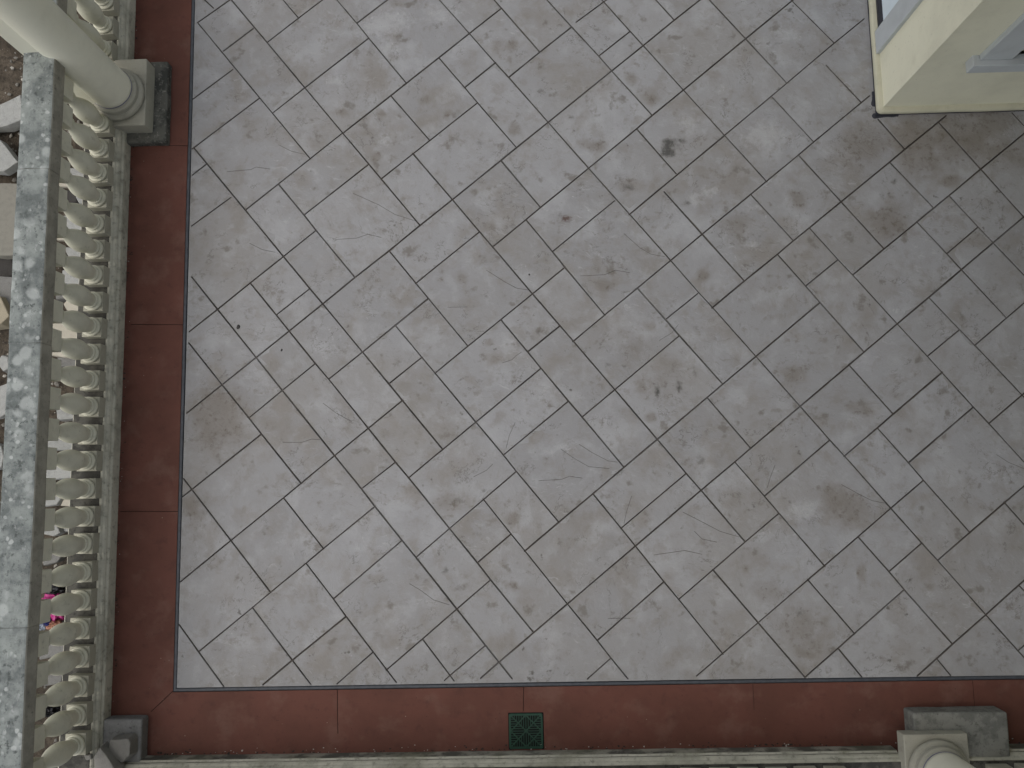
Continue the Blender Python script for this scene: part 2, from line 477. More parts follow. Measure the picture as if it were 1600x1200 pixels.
STAINS = """1046 222 11 9 0 D 1.25
1043 238 13 10 0 D 1.3
1062 218 6 6 0 D 1.2
1050 230 30 24 0 D .45
888 343 10 7 0 R 1.2
880 338 16 10 0 D .5
1070 318 8 7 0 D .9
1394 282 7 7 0 D .95
1377 302 7 7 0 D .95
1247 312 17 16 20 B 1
340 652 52 52 0 B 1.1
300 800 26 40 0 B .7
717 775 11 8 0 D .8
757 766 8 4 20 D .7
700 780 40 18 0 B .7
802 807 14 8 30 B 1.1
1025 612 5 20 -8 D 1.1
1063 603 6 11 0 D .95
1020 652 9 9 0 B 1.2
1000 607 10 9 0 B 1
1083 580 6 10 0 D .7
1040 600 55 45 0 B .55
535 175 10 9 0 B 1.2
599 174 8 5 0 B 1
590 243 10 9 0 B 1.2
387 219 4 4 0 D .8
398 230 10 3 -25 D .6
665 157 10 8 0 B 1.1
800 72 12 9 0 B 1.1
775 75 18 16 0 B .6
700 145 9 8 0 D .5
700 178 9 9 0 B 1
802 200 10 10 0 B 1.1
746 218 2.5 9 0 D 1
757 220 3 6 0 D .6
957 164 4 12 0 D .8
897 186 6 6 0 D .8
926 228 24 12 0 B .9
982 288 16 11 0 D .75
985 285 26 18 0 B .8
1017 150 14 12 0 B 1
987 120 12 10 0 B .9
725 436 12 9 0 B 1
690 436 12 5 0 B 1
950 448 14 11 0 B 1
764 354 12 10 0 B .8
805 340 9 6 30 B .9
840 517 6 10 0 D .7
762 537 9 8 0 B 1
950 567 7 6 0 D .9
972 570 5 4 0 D .9
777 565 15 9 0 B .8
1012 512 10 9 0 B .9
990 545 60 36 -35 B .5
1098 430 12 9 40 B 1.1
1160 332 9 4 0 D .7
1195 367 9 4 0 D .8
1180 382 14 8 0 L 1
1390 345 34 32 0 B 1.1
1340 230 70 40 30 B .9
1430 230 50 50 0 B 1.0
1500 215 60 50 0 B .95
1290 75 40 36 0 B .6
1540 180 60 30 0 B .9
1560 240 50 30 0 B .8
1150 350 36 20 0 B .7
1487 282 22 12 0 B .9
1240 592 18 18 0 B 1
1092 722 12 11 0 D .7
1340 637 26 10 -10 B .9
1320 790 46 26 -35 B 1.1
1332 812 12 6 0 B 1.2
1257 795 32 20 0 L .85
1252 962 11 9 -40 D .75
1250 1017 16 8 -30 B 1.1
1290 967 7 7 0 B 1
1347 895 7 15 10 B 1.1
1267 999 6 5 0 D .7
1250 975 50 40 0 B .6
1160 891 7 9 0 B .9
1200 925 30 20 0 B .7
1457 915 9 9 0 B 1.1
1350 1015 9 3 0 D .8
695 887 10 4 50 D .8
722 896 7 6 0 B .8
800 917 11 7 -20 B 1
787 880 6 9 0 B 1
600 38 55 26 15 L .95
612 75 24 14 0 L .8
522 127 16 12 0 L .8
602 220 14 13 0 L .8
1075 195 18 18 0 L .85
1190 212 42 24 0 L 1
1230 55 32 16 0 L .7
1085 310 9 16 0 L 1
1110 300 14 12 0 L .9
860 45 5 9 -20 L 1
895 117 5 3 0 L 1.1
913 137 7 4 0 L 1.1
690 20 36 24 0 L .7
1130 140 20 16 0 L .6
1470 330 40 24 0 L .35
930 350 30 22 0 L .4
855 610 34 20 0 L .45
880 705 50 16 0 L .5"""
def floor_stains():
    out = []; ch = {'B': 0, 'D': 1, 'L': 2, 'R': 3}
    for l in STAINS.strip().splitlines():
        f_ = l.split(); x, y, rx, ry, a = map(float, f_[:5]); p = at(x, y); k = 0.00367
        out.append((p.x, p.y, rx*k, ry*k, rad(a), ch[f_[5]], float(f_[6]) if len(f_) > 6 else 1.0))
    return out

def mat_paving():
    m = MT('stamped_concrete', 0.72, 0.35)
    t = m.attr('tile'); T = m.sep(t); st = m.sep(m.attr('stain')); stR = m.attr('stain', 'Alpha')
    off = m.vscale(t, 37.0); P = m.vadd(m.P, off)
    ang = m.math('MULTIPLY', T[0], 6.28)
    rot = m.n.new('ShaderNodeVectorRotate'); rot.rotation_type = 'Z_AXIS'; m.L(P, rot.inputs['Vector']); m.L(ang, rot.inputs['Angle']); PR = rot.outputs[0]
    wv = m.noise(5.5, 5, 0.6, P, col=True)
    PW = m.vadd(PR, m.vscale(wv, 0.12)); PS = m.scale(PW, (1.0, 1.9, 1.0))
    base = m.mix(T[1], (0.308, 0.311, 0.317), (0.266, 0.267, 0.270))
    def off3(x, y, z): return m.vadd(P, (x, y, z))
    # cloudy warm and pale areas that run over several slabs, then within each slab
    c = m.mix(m.mul(m.rng(m.noise(1.2, 5, 0.6), 0.44, 0.66), 0.50), base, (0.246, 0.234, 0.216))
    c = m.mix(m.mul(m.rng(m.noise(3.6, 7, 0.60, PW), 0.49, 0.70), 0.70), c, (0.222, 0.206, 0.185))
    c = m.mix(m.mul(m.rng(m.noise(4.4, 6, 0.58, off3(9, 4, 0)), 0.50, 0.70), 0.65), c, (0.360, 0.366, 0.373))
    # smaller patches
    md = m.noise(9.0, 8, 0.64, PW); md2 = m.noise(17, 7, 0.68, off3(6, 2, 0))
    c = m.mix(m.mul(m.rng(md, 0.50, 0.68), 0.50), c, (0.212, 0.197, 0.176))
    c = m.mix(m.mul(m.rng(md, 0.46, 0.33), 0.42), c, (0.350, 0.355, 0.362))
    gate = m.rng(m.noise(2.6, 4, .5, off3(2, 5, 0)), .47, .60)
    c = m.mix(m.mul(m.rng(md2, 0.54, 0.67), gate, 0.55), c, (0.172, 0.155, 0.134))
    # pale dragged scuffs, brushed mostly one way across the terrace
    SC = m.scale(m.vadd(m.mapping(m.P, rot=(0, 0, .25)), m.vscale(m.noise(3.0, 4, .6, col=True), .25)), (1.0, 3.6, 1.0))
    g2 = m.rng(m.noise(1.9, 4, .55, off3(5, 5, 1)), .50, .62)
    c = m.mix(m.mul(m.rng(m.noise(9, 8, .70, SC), .56, .70), g2, .50), c, (0.43, 0.435, 0.44))
    c = m.mix(m.mul(m.rng(m.noise(22, 8, .74, SC), .60, .68), g2, .45), c, (0.50, 0.505, 0.51))
    # dark dragged scuffs
    g3 = m.rng(m.noise(2.3, 4, .55, off3(1, 9, 4)), .50, .62)
    c = m.mix(m.mul(m.rng(m.noise(12, 8, .70, SC), .42, .31), g3, .50), c, (0.165, 0.152, 0.134))
    # thin dark wisps
    wp = m.math('ABSOLUTE', m.math('SUBTRACT', m.noise(6.0, 6, 0.62, m.scale(PW, (1, 1.6, 1))), 0.5))
    c = m.mix(m.mul(m.rng(wp, 0.014, 0.0), m.rng(m.noise(6, 3, .5, off3(8, 1, 0)), .52, .64), 0.60), c, (0.100, 0.091, 0.080))
    # stamped slate relief: stretched noise
    rel = m.noise(6.0, 8, 0.60, PS); rel2 = m.noise(16, 8, 0.68, PS)
    c = m.mix(m.mul(m.rng(rel2, 0.60, 0.74), 0.34), c, (0.20, 0.184, 0.162))
    c = m.mix(m.mul(m.rng(rel2, 0.42, 0.30), m.rng(m.noise(2.1, 3, .5), .45, .65), 0.24), c, (0.40, 0.40, 0.40))
    sm = m.mul(m.rng(m.noise(9.5, 5, 0.58, off3(1, 2, 7)), 0.60, 0.72), 0.72)
    c = m.mix(sm, c, (0.150, 0.136, 0.118))
    c = m.mix(m.mul(m.rng(m.noise(17, 4, 0.55, off3(4, 2, 1)), 0.66, 0.74), m.rng(m.noise(1.7, 3, .5, off3(3, 3, 9)), .48, .6), .8), c, (0.095, 0.088, 0.078))
    # stains at the places the photograph has them, their edges broken up by noise
    n1 = m.noise(26, 7, 0.72); n2 = m.noise(60, 5, 0.7); n3 = m.noise(9, 6, 0.65)
    def blob(s, lo, hi, nn, k): return m.rng(m.math('ADD', s, m.mul(m.math('SUBTRACT', nn, 0.5), k)), lo, hi)
    c = m.mix(m.mul(blob(st[0], 0.12, 0.95, n3, 1.3), 0.62), c, (0.178, 0.158, 0.134))
    c = m.mix(m.mul(blob(st[0], 0.45, 0.95, n1, 2.0), m.rng(n1, 0.5, 0.66), 0.70), c, (0.125, 0.107, 0.088))
    c = m.mix(m.mul(blob(st[2], 0.25, 0.95, n1, 1.8), 0.55), c, (0.42, 0.425, 0.43))
    stl = m.noise(34, 6, 0.7, PS)
    c = m.mix(m.mul(m.rng(st[2], 0.15, 0.6), m.rng(stl, 0.62, 0.70), 0.6), c, (0.52, 0.52, 0.52))
    c = m.mix(m.mul(blob(st[1], 0.30, 0.90, n1, 1.6), 0.70), c, (0.105, 0.100, 0.090))
    c = m.mix(m.mul(blob(st[1], 0.70, 1.1, n2, 1.6), 0.65), c, (0.045, 0.046, 0.042))
    c = m.mix(m.mul(blob(stR, 0.30, 0.90, n2, 1.2), 0.85), c, (0.085, 0.045, 0.034))
    # fine pits, grains and specks
    c = m.mix(m.mul(m.rng(m.voro(24), 0.055, 0.03), m.rng(m.noise(7, 2, .5), .5, .6), 0.8), c, (0.07, 0.065, 0.06))
    c = m.mix(m.mul(m.rng(m.noise(140, 3, 0.6), 0.64, 0.74), 0.35), c, (0.15, 0.14, 0.125))
    c = m.mix(0.10, c, m.noise(500, 2, 0.5), 'OVERLAY')
    j = m.attr('joint', 'Fac')
    c = m.mix(m.rng(m.math('ADD', j, m.mul(m.math('SUBTRACT', n2, .5), .4)), 0.10, 0.50, 0.0, m.rng(m.noise(1.6, 4, .6), .34, .56, .66, .95)), c, m.mix(m.rng(n3, .4, .6), (0.046, 0.041, 0.035), (0.070, 0.060, 0.049)))
    m.bump(rel, 0.40, 0.012); m.bump(rel2, 0.26, 0.006); m.bump(m.noise(70, 5, 0.65), 0.25, 0.002)
    return m.out(c, m.rng(m.noise(6, 5, .6), 0.35, 0.7, 0.62, 0.82))
floor_me = grooved_sheet('terrace_floor', [(FX0, FY0), (1.0, FY0+.002), (FX1, FY0-.004), (FX1, FY1), (FX0-.002, FY1), (FX0+.004, .7)], floor_lines(), 0.024, blobs=floor_stains())
floor = kind(link('terrace_floor', floor_me, mat_paving()), 'structure')
floor['label'] = 'grey stamped concrete paving of diagonal slabs'

# red border
def mat_red():
    m = MT('red_concrete', 0.75, 0.3); n1 = m.noise(3.0, 6, 0.6); n2 = m.noise(13, 7, 0.65); n3 = m.noise(45, 5, .65)
    c = m.mix(m.rng(n1, 0.35, 0.7), (0.128, 0.050, 0.036), (0.100, 0.040, 0.028))
    c = m.mix(m.mul(m.rng(n2, 0.52, 0.72), 0.55), c, (0.072, 0.030, 0.022))
    c = m.mix(m.mul(m.rng(m.noise(5, 5, .6, m.vadd(m.P, (4, 4, 0))), 0.50, 0.72), 0.60), c, (0.165, 0.088, 0.068))
    c = m.mix(m.mul(m.rng(m.voro(16), 0.06, 0.03), m.rng(m.noise(5, 2, .5), .5, .6), .7), c, (0.30, 0.25, 0.20))
    c = m.mix(m.mul(m.rng(m.voro(21, m.vadd(m.P, (5, 1, 0))), 0.07, 0.03), .7), c, (0.03, 0.018, 0.014))
    c = m.mix(m.mul(m.rng(m.noise(20, 8, .7, m.scale(m.P, (1, 3, 1))), .63, .7), .5), c, (0.05, 0.024, 0.018))
    c = m.mix(m.rng(m.attr('joint', 'Fac'), 0.02, 0.5, 0.0, 0.85), c, (0.025, 0.015, 0.012))
    m.bump(n2, 0.35, 0.006); m.bump(n3, 0.3, 0.003); return m.out(c)
RED_J = """205 507 291 507.5
188 799 280 799
252 227 297 228
236 1112 271 1079
527 1073 528 1146
818 1070 818 1110"""
rl = []
for c in polys(RED_J):
    p, q = at(*c[0]), at(*c[1]); rl.append(([(p.x, p.y), (q.x, q.y)], 0.0022, 0.004))
for y_ in (3.35, 4.45): rl.append(([(-2.38, y_), (-2.03, y_)], 0.0022, 0.004))
for x_ in (1.2, 2.4, 3.55): rl.append(([(x_, -1.25), (x_, -1.115)], 0.0015, 0.003))
RB = [(-2.45, -1.52), (4.9, -1.52), (4.9, -1.112), (-2.024, -1.112), (-2.024, 5.2), (-2.45, 5.2)]
red = kind(link('red_border', grooved_sheet('red_border', RB, rl, 0.05), mat_red()), 'structure')
red['label'] = 'dark red concrete border along the balustrades'
# blue-grey sealant strip between the paving and the border
m_strip = mat_plain('sealant', (0.062, 0.070, 0.082), 0.55, 0.4, 0.3, 30)
bm = bmesh.new()
prof = [(-0.009, -0.012), (-0.009, 0.000), (-0.0055, 0.0025), (0.0045, 0.0025), (0.008, 0.000), (0.008, -0.012)]
loop = [Vector((-2.0135, 5.2, 0)), Vector((-2.0135, -1.1005, 0)), Vector((4.9, -1.1005, 0))]
rings = []
path = [(-2.0135, 5.2 - (6.3*k/50), 0) for k in range(50)] + [None] + [(-2.0135 + 6.9*k/55, -1.1005, 1) for k in range(1, 56)]
for p in path:
    ring = []
    for a, z in prof:
        if p is None: q = Vector((-2.0135 - a, -1.1005 - a, z))
        elif p[2] == 0: q = Vector((p[0] - a, p[1], z))
        else: q = Vector((p[0], p[1] - a, z))
        if p is not None: q += Vector((mnoise.noise(q*2.0), mnoise.noise(q*2.3), 0))*0.0012
        ring.append(bm.verts.new(q))
    rings.append(ring)
for a, b in zip(rings, rings[1:]):
    for i in range(len(prof)-1): bm.faces.new((a[i], a[i+1], b[i+1], b[i]))
bmesh.ops.recalc_face_normals(bm, faces=bm.faces)
strip = kind(obj('sealant_strip', bm, m_strip), 'structure'); strip['label'] = 'blue grey sealant line between paving and red border'
# concrete bed under the paving (shows only as the dark gap beside the sealant strip)
bm = bmesh.new(); box(bm, -2.62, 4.9, -1.66, 5.2, -0.30, -0.014)
kind(obj('terrace_slab', bm, mat_plain('bed_concrete', (0.05, 0.05, 0.05), 0.9)), 'structure')

# ---------------------------------------------------------------- ground outside
def mat_soil():
    m = MT('soil', 0.95, 0.15); n1 = m.noise(6, 8, .65); n2 = m.noise(40, 6, .7)
    c = m.mix(m.rng(n1, .35, .65), (0.060, 0.050, 0.038), (0.115, 0.095, 0.072))
    c = m.mix(m.mul(m.rng(n2, .5, .62), .7), c, (0.035, 0.030, 0.025))
    c = m.mix(m.mul(m.rng(m.voro(70), .16, .08), m.rng(m.noise(9, 3, .6), .48, .6)), c, (0.34, 0.31, 0.26))
    m.bump(n1, .8, .03); m.bump(n2, .9, .012); return m.out(c)
m_soil = mat_soil()
bm = bmesh.new()
NX, NY = 56, 190; gx0, gx1, gy0, gy1 = -4.4, -2.55, -2.6, 4.6; gv = []
for i in range(NX+1):
    for j in range(NY+1):
        x = gx0 + (gx1-gx0)*i/NX; y = gy0 + (gy1-gy0)*j/NY
        e = min(1, min(i, j, NX-i, NY-j)/4)
        z = -0.22 + e*(0.035*mnoise.noise(Vector((x*3, y*3, 0))) + 0.022*mnoise.noise(Vector((x*11, y*11, 4))) + 0.012*mnoise.noise(Vector((x*31, y*31, 9))))
        gv.append(bm.verts.new((x, y, z)))
for i in range(NX):
    for j in range(NY):
        a = i*(NY+1)+j; bm.faces.new((gv[a], gv[a+NY+1], gv[a+NY+2], gv[a+1]))
R_ = 400.0
o8 = [bm.verts.new(p) for p in ((-R_, -R_, -.22), (R_, -R_, -.22), (R_, R_, -.22), (-R_, R_, -.22))]
c4 = [gv[0], gv[NX*(NY+1)], gv[NX*(NY+1)+NY], gv[NY]]
b0 = [gv[i*(NY+1)] for i in range(NX+1)]; b1 = [gv[NX*(NY+1)+j] for j in range(NY+1)]
b2 = [gv[i*(NY+1)+NY] for i in range(NX, -1, -1)]; b3 = [gv[j] for j in range(NY, -1, -1)]
for k, bb in enumerate((b0, b1, b2, b3)):
    p, q = o8[k], o8[(k+1) % 4]; mid = len(bb)//2
    for a, b in zip(bb[:mid], bb[1:mid+1]): bm.faces.new((p, b, a))
    for a, b in zip(bb[mid:], bb[mid+1:]): bm.faces.new((q, b, a))
    bm.faces.new((p, q, bb[mid]))
bmesh.ops.recalc_face_normals(bm, faces=bm.faces)
if sum(f.normal.z for f in bm.faces) < 0: bmesh.ops.reverse_faces(bm, faces=bm.faces)
g = kind(obj('ground', bm, m_soil, smooth=True), 'structure'); g['label'] = 'bare brown soil outside the terrace'

# loose gravel on the soil: uncountable, one object
def add_pebble(bm, c, r, seed):
    k = bmesh.ops.create_icosphere(bm, subdivisions=1, radius=1.0); sx, sy, sz = random.uniform(.7, 1.3), random.uniform(.6, 1.1), random.uniform(.45, .8)
    a = random.uniform(0, 6.28); M = Matrix.Rotation(a, 3, 'Z')
    for v in k['verts']:
        q = v.co*(1 + 0.35*mnoise.noise(v.co*1.7 + Vector((seed, seed, 0)))); v.co = M @ Vector((q.x*sx, q.y*sy, q.z*sz))*r + c
for nm, mm, n, seed in (('gravel', mat_stone('gravel_stone', (0.20, 0.19, 0.165), (0.09, 0.08, 0.07), .6), 900, 1), ('mortar_crumbs', mat_stone('crumb_stone', (0.42, 0.40, 0.35), (0.22, 0.2, 0.17), .4), 420, 2)):
    bm = bmesh.new(); random.seed(seed)
    for k in range(n):
        x = random.uniform(-3.3, -2.6); y = random.uniform(-1.6, 3.2)
        if mnoise.noise(Vector((x*2.2, y*2.2, seed*3))) < -0.12: continue
        add_pebble(bm, Vector((x, y, -0.205 + random.uniform(0, .02))), random.choice((.004, .006, .006, .009, .013, .02 if nm == 'gravel' else .012)), k)
    o = kind(obj(nm, bm, mm), 'stuff'); o['label'] = 'loose gravel scattered on the soil' if nm == 'gravel' else 'pale mortar crumbs scattered over the soil'

# ---------------------------------------------------------------- masonry materials
CREAM = (0.335, 0.315, 0.245)
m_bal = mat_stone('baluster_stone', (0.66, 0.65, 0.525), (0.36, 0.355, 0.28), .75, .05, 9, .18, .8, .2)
m_balbase_shaded = mat_stone('base_block_stone_shaded', (0.41, 0.40, 0.32), (0.24, 0.235, 0.185), .75, .05, 11, .2, .85, .3)  # darker copy of the baluster stone, standing in for shade under the rail
def mat_rail():
    m = MT('weathered_rail', 0.9, .2)
    n0 = m.noise(2.5, 5, .6); n1 = m.noise(9, 7, .68); n2 = m.noise(30, 7, .7)
    c = m.mix(m.rng(n1, .38, .66), (0.165, 0.182, 0.176), (0.262, 0.286, 0.268))
    c = m.mix(m.mul(m.rng(n1, .50, .36), .55), c, (0.105, 0.118, 0.112))
    c = m.mix(m.mul(m.rng(n2, .52, .64), m.rng(n0, .32, .56), .85), c, (0.065, 0.074, 0.070))
    PW = m.vadd(m.P, m.vscale(m.noise(14, 4, .6, col=True), .035))
    blot = m.mul(m.rng(m.voro(11, PW), .44, .26), m.rng(m.noise(5, 3, .5, m.vadd(m.P, (7, 1, 0))), .44, .58))
    c = m.mix(m.mul(blot, .65), c, (0.41, 0.435, 0.415))
    blot2 = m.mul(m.rng(m.voro(26, PW), .34, .2), m.rng(m.noise(8, 3, .5, m.vadd(m.P, (2, 1, 0))), .47, .6))
    c = m.mix(m.mul(blot2, .6), c, (0.50, 0.52, 0.50))
    c = m.mix(m.mul(m.rng(m.noise(22, 7, .7, m.scale(m.P, (3.5, 1, 1))), .6, .68), .45), c, (0.45, 0.46, 0.45))
    c = m.mix(m.mul(m.rng(m.voro(60), .12, .06), .8), c, (0.05, 0.055, 0.05))
    # the upright faces are sheltered: stained cement colour
    nz = m.n.new('ShaderNodeSeparateXYZ'); m.L(m.geo.outputs['Normal'], nz.inputs[0])
    side = m.mix(m.rng(n1, .35, .65), (0.36, 0.345, 0.285), (0.25, 0.24, 0.20)); side = m.mix(m.mul(m.rng(n2, .55, .7), .6), side, (0.075, 0.072, 0.06))
    c = m.mix(m.rng(nz.outputs[2], .45, .75), side, c)
    m.bump(n2, .35, .004); m.bump(m.noise(120, 4, .6), .25, .002); return m.out(c)
m_rail = mat_rail()
def mat_brail(dark_face=False):
    m = MT('bottom_rail_dark_face' if dark_face else 'bottom_rail_cement', .9, .2); n1 = m.noise(7, 7, .66); n2 = m.noise(28, 7, .7)
    c = m.mix(m.rng(n1, .38, .66), (0.54, 0.53, 0.44), (0.36, 0.355, 0.29))
    c = m.mix(m.mul(m.rng(n2, .52, .68), .6), c, (0.19, 0.185, 0.150))
    c = m.mix(m.mul(m.rng(m.noise(16, 8, .72, m.scale(m.P, (1, 1, 1))), .62, .70), .6), c, (0.40, 0.39, 0.34))
    if dark_face:                                     # upright face mixed towards black, broken up by noise
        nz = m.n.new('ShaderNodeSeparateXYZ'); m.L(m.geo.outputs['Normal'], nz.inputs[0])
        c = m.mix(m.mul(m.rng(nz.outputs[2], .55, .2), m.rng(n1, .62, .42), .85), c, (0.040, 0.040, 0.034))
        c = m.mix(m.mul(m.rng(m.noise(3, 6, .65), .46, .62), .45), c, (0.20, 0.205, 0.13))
    m.bump(n2, .4, .005); m.bump(m.noise(110, 4, .6), .3, .002); return m.out(c)
m_brail = mat_brail(); m_brail_dark = mat_brail(True)
m_col = mat_stone('column_paint', (0.78, 0.77, 0.63), (0.66, 0.645, 0.51), .35, .03, 3, .10, .6, .10)
m_base = mat_stone('column_base_stone', (0.37, 0.36, 0.295), (0.19, 0.185, 0.15), .7, .05, 6, .25, .8, .3)
def mat_grime(name, c0, c1, c2):
    m = MT(name, .92, .2); n1 = m.noise(12, 7, .7); n2 = m.noise(45, 6, .7)
    c = m.mix(m.rng(n1, .42, .56), c0, c1); c = m.mix(m.mul(m.rng(n2, .55, .66), .8), c, c2)
    m.bump(n1, .5, .008); m.bump(n2, .5, .004); return m.out(c)
m_grime = mat_grime('blackened_cement', (0.060, 0.062, 0.055), (0.115, 0.115, 0.100), (0.25, 0.245, 0.215))
m_patch = mat_grime('patchy_cement', (0.155, 0.158, 0.142), (0.225, 0.228, 0.204), (0.105, 0.106, 0.090))
m_ledge = mat_grime('grimy_shaded_ledge', (0.055, 0.054, 0.048), (0.095, 0.093, 0.080), (0.030, 0.030, 0.026))  # grime, darkened further to paint the shade between the balusters
m_block = mat_grime('grey_cement', (0.225, 0.228, 0.224), (0.190, 0.193, 0.188), (0.085, 0.085, 0.085))
m_lav = mat_plain('lavender_mortar', (0.17, 0.17, 0.22), .8)

# ---------------------------------------------------------------- balustrades
BX, BS = -2.460, 0.15076
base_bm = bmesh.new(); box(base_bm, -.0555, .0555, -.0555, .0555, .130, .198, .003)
base_me = bpy.data.meshes.new('base_block'); base_bm.to_mesh(base_me); base_bm.free(); base_me.materials.append(m_balbase_shaded)
cap_bm = bmesh.new(); box(cap_bm, -.0555, .0555, -.0555, .0555, .592, .704, .003)
cap_me = bpy.data.meshes.new('cap_block'); cap_bm.to_mesh(cap_me); cap_bm.free(); cap_me.materials.append(m_bal)
def baluster_profile():
    p = [(.049, .197)]
    def torus(zc, r, R):
        for k in range(9):
            a = -math.pi/2 + math.pi*k/8; p.append((R + r*math.cos(a), zc + r*math.sin(a)))
    torus(.210, .0125, .0425); p.append((.0425, .2235)); p.append((.0435, .227))
    torus(.2365, .0085, .0385); p.append((.0400, .2465)); p.append((.0388, .254)); p.append((.0390, .262)); p.append((.0410, .270))
    for k in range(0, 25):                       # vase: fat below, slender above
        t = k/24; z = .272 + t*(.520-.272)
        r = .0415 + (.0575-.0415)*math.sin(math.pi/2*min(1, t/.34)) if t < .34 else .0262 + (.0575-.0262)*(.5+.5*math.cos(math.pi*((t-.34)/.66)**1.25))
        p.append((r, z))
    p.append((.0255, .528)); torus(.541, .008, .0300); p.append((.0285, .550)); p.append((.0275, .560)); p.append((.0290, .572)); p.append((.0340, .584)); p.append((.0385, .594))
    return p
bb = bmesh.new(); lathe(bb, baluster_profile(), 32)
bal_me = bpy.data.meshes.new('baluster'); bb.normal_update(); bb.to_mesh(bal_me); bb.free(); bal_me.materials.append(m_bal)
for p in bal_me.polygons: p.use_smooth = True
def add_baluster(root, x, y, rz):
    b = link('baluster', bal_me, None, root); b.location = (x, y, 0); b.rotation_euler = (0, 0, rz)
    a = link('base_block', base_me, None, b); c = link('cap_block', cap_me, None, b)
    return b
def rail_prof(c):
    h = .083
    p = [(c-h+.012, .700), (c+h-.020, .700), (c+h-.018, .722), (c+h-.008, .726), (c+h-.001, .736), (c+h, .742), (c+h, .822), (c+h-.004, .829), (c+h-.012, .8315),
         (c+.040, .8335), (c+.012, .8350), (c-.012, .8350), (c-.040, .8335), (c-h+.012, .8315), (c-h+.004, .829), (c-h, .822), (c-h, .742), (c-h+.008, .726), (c-h+.012, .722)]
    return densify(p, .02)
def brail_prof(inner, s):
    # inner = coordinate of the foot of the terrace-side face, s = -1 when the rail lies on the negative side
    q = [(0, -.02), (0, .072), (.002, .080), (.007, .084), (.011, .090), (.012, .098), (.018, .108), (.027, .1145), (.032, .123), (.038, .1285), (.046, .130), (.212, .130), (.216, .126), (.216, -.26), (.02, -.26)]
    return densify([(inner + s*a, z) for a, z in q], .03)
def balustrade(name, label, axis, s0, s1, ys, cx, inner, seed):
    root = empty(name, (cx, (s0+s1)/2, 0) if axis == 'y' else ((s0+s1)/2, cx, 0)); tag(root, label, 'balustrade')
    inv = Matrix.Translation(-root.location)
    def part(nm, bm, m):
        bmesh.ops.transform(bm, matrix=inv, verts=bm.verts); return obj(nm, bm, m, root)
    cuts = [s0] + [c_ for c_ in (-.62, .735, 1.62, 3.1) if s0+.3 < c_ < s1-.3] + [s1]; rb = bmesh.new()
    for k_ in range(len(cuts)-1):
        t_ = sweep(rail_prof((cx+.003 if axis == 'y' else cx) + (.0012 if k_ % 2 else -.0010)), cuts[k_]+.0009, cuts[k_+1]-.0009, .03, axis, .0020, 6, seed+k_*.7)
        me_ = bpy.data.meshes.new('tmp'); t_.to_mesh(me_); t_.free(); rb.from_mesh(me_); bpy.data.meshes.remove(me_)
    part('top_rail', rb, m_rail)
    part('bottom_rail', sweep(brail_prof(inner, -1), s0, s1, .03, axis, .0018, 7, seed+3), m_brail if axis == 'y' else m_brail_dark)
    a0, a1 = (inner-.209, inner-.0445)
    lg = bmesh.new()
    if axis == 'y': box(lg, a0, a1, s0, s1, .1285, .1325)
    else: box(lg, s0, s1, a0, a1, .1285, .1325)
    part('ledge', lg, m_ledge)
    for y in ys:
        v = (cx, y, 0) if axis == 'y' else (y, cx, 0)
        v = Vector(v) - root.location; rz = random.uniform(-.035, .035); bl = add_baluster(root, v.x + random.uniform(-.002, .002), v.y + random.uniform(-.002, .002), rz); bl.rotation_euler = (random.uniform(-.006, .006), random.uniform(-.006, .006), rz)
    return root
ytop = 2.138
bal1 = balustrade('stone_balustrade', 'long weathered balustrade of vase balusters running up the left red border', 'y', -1.62, 2.34, [ytop - BS*k for k in range(24)], BX, -2.370, 1)
bal2 = balustrade('stone_balustrade', 'short stretch of balustrade beyond the pale column in the upper left corner', 'y', 2.36, 4.9, [ytop + BS*k for k in range(3, 18)], BX, -2.370, 8)
bal3 = balustrade('stone_balustrade', 'balustrade base along the bottom red border behind the green drain cover', 'x', -2.36, 1.93, [-2.05 + BS*k for k in range(25)], -1.563, -1.449, 15)
bal4 = balustrade('stone_balustrade', 'stub of balustrade base right of the column at the lower right', 'x', 2.23, 4.9, [2.42 + BS*k for k in range(15)], -1.563, -1.449, 21)
# joint lines of lavender mortar where rails butt

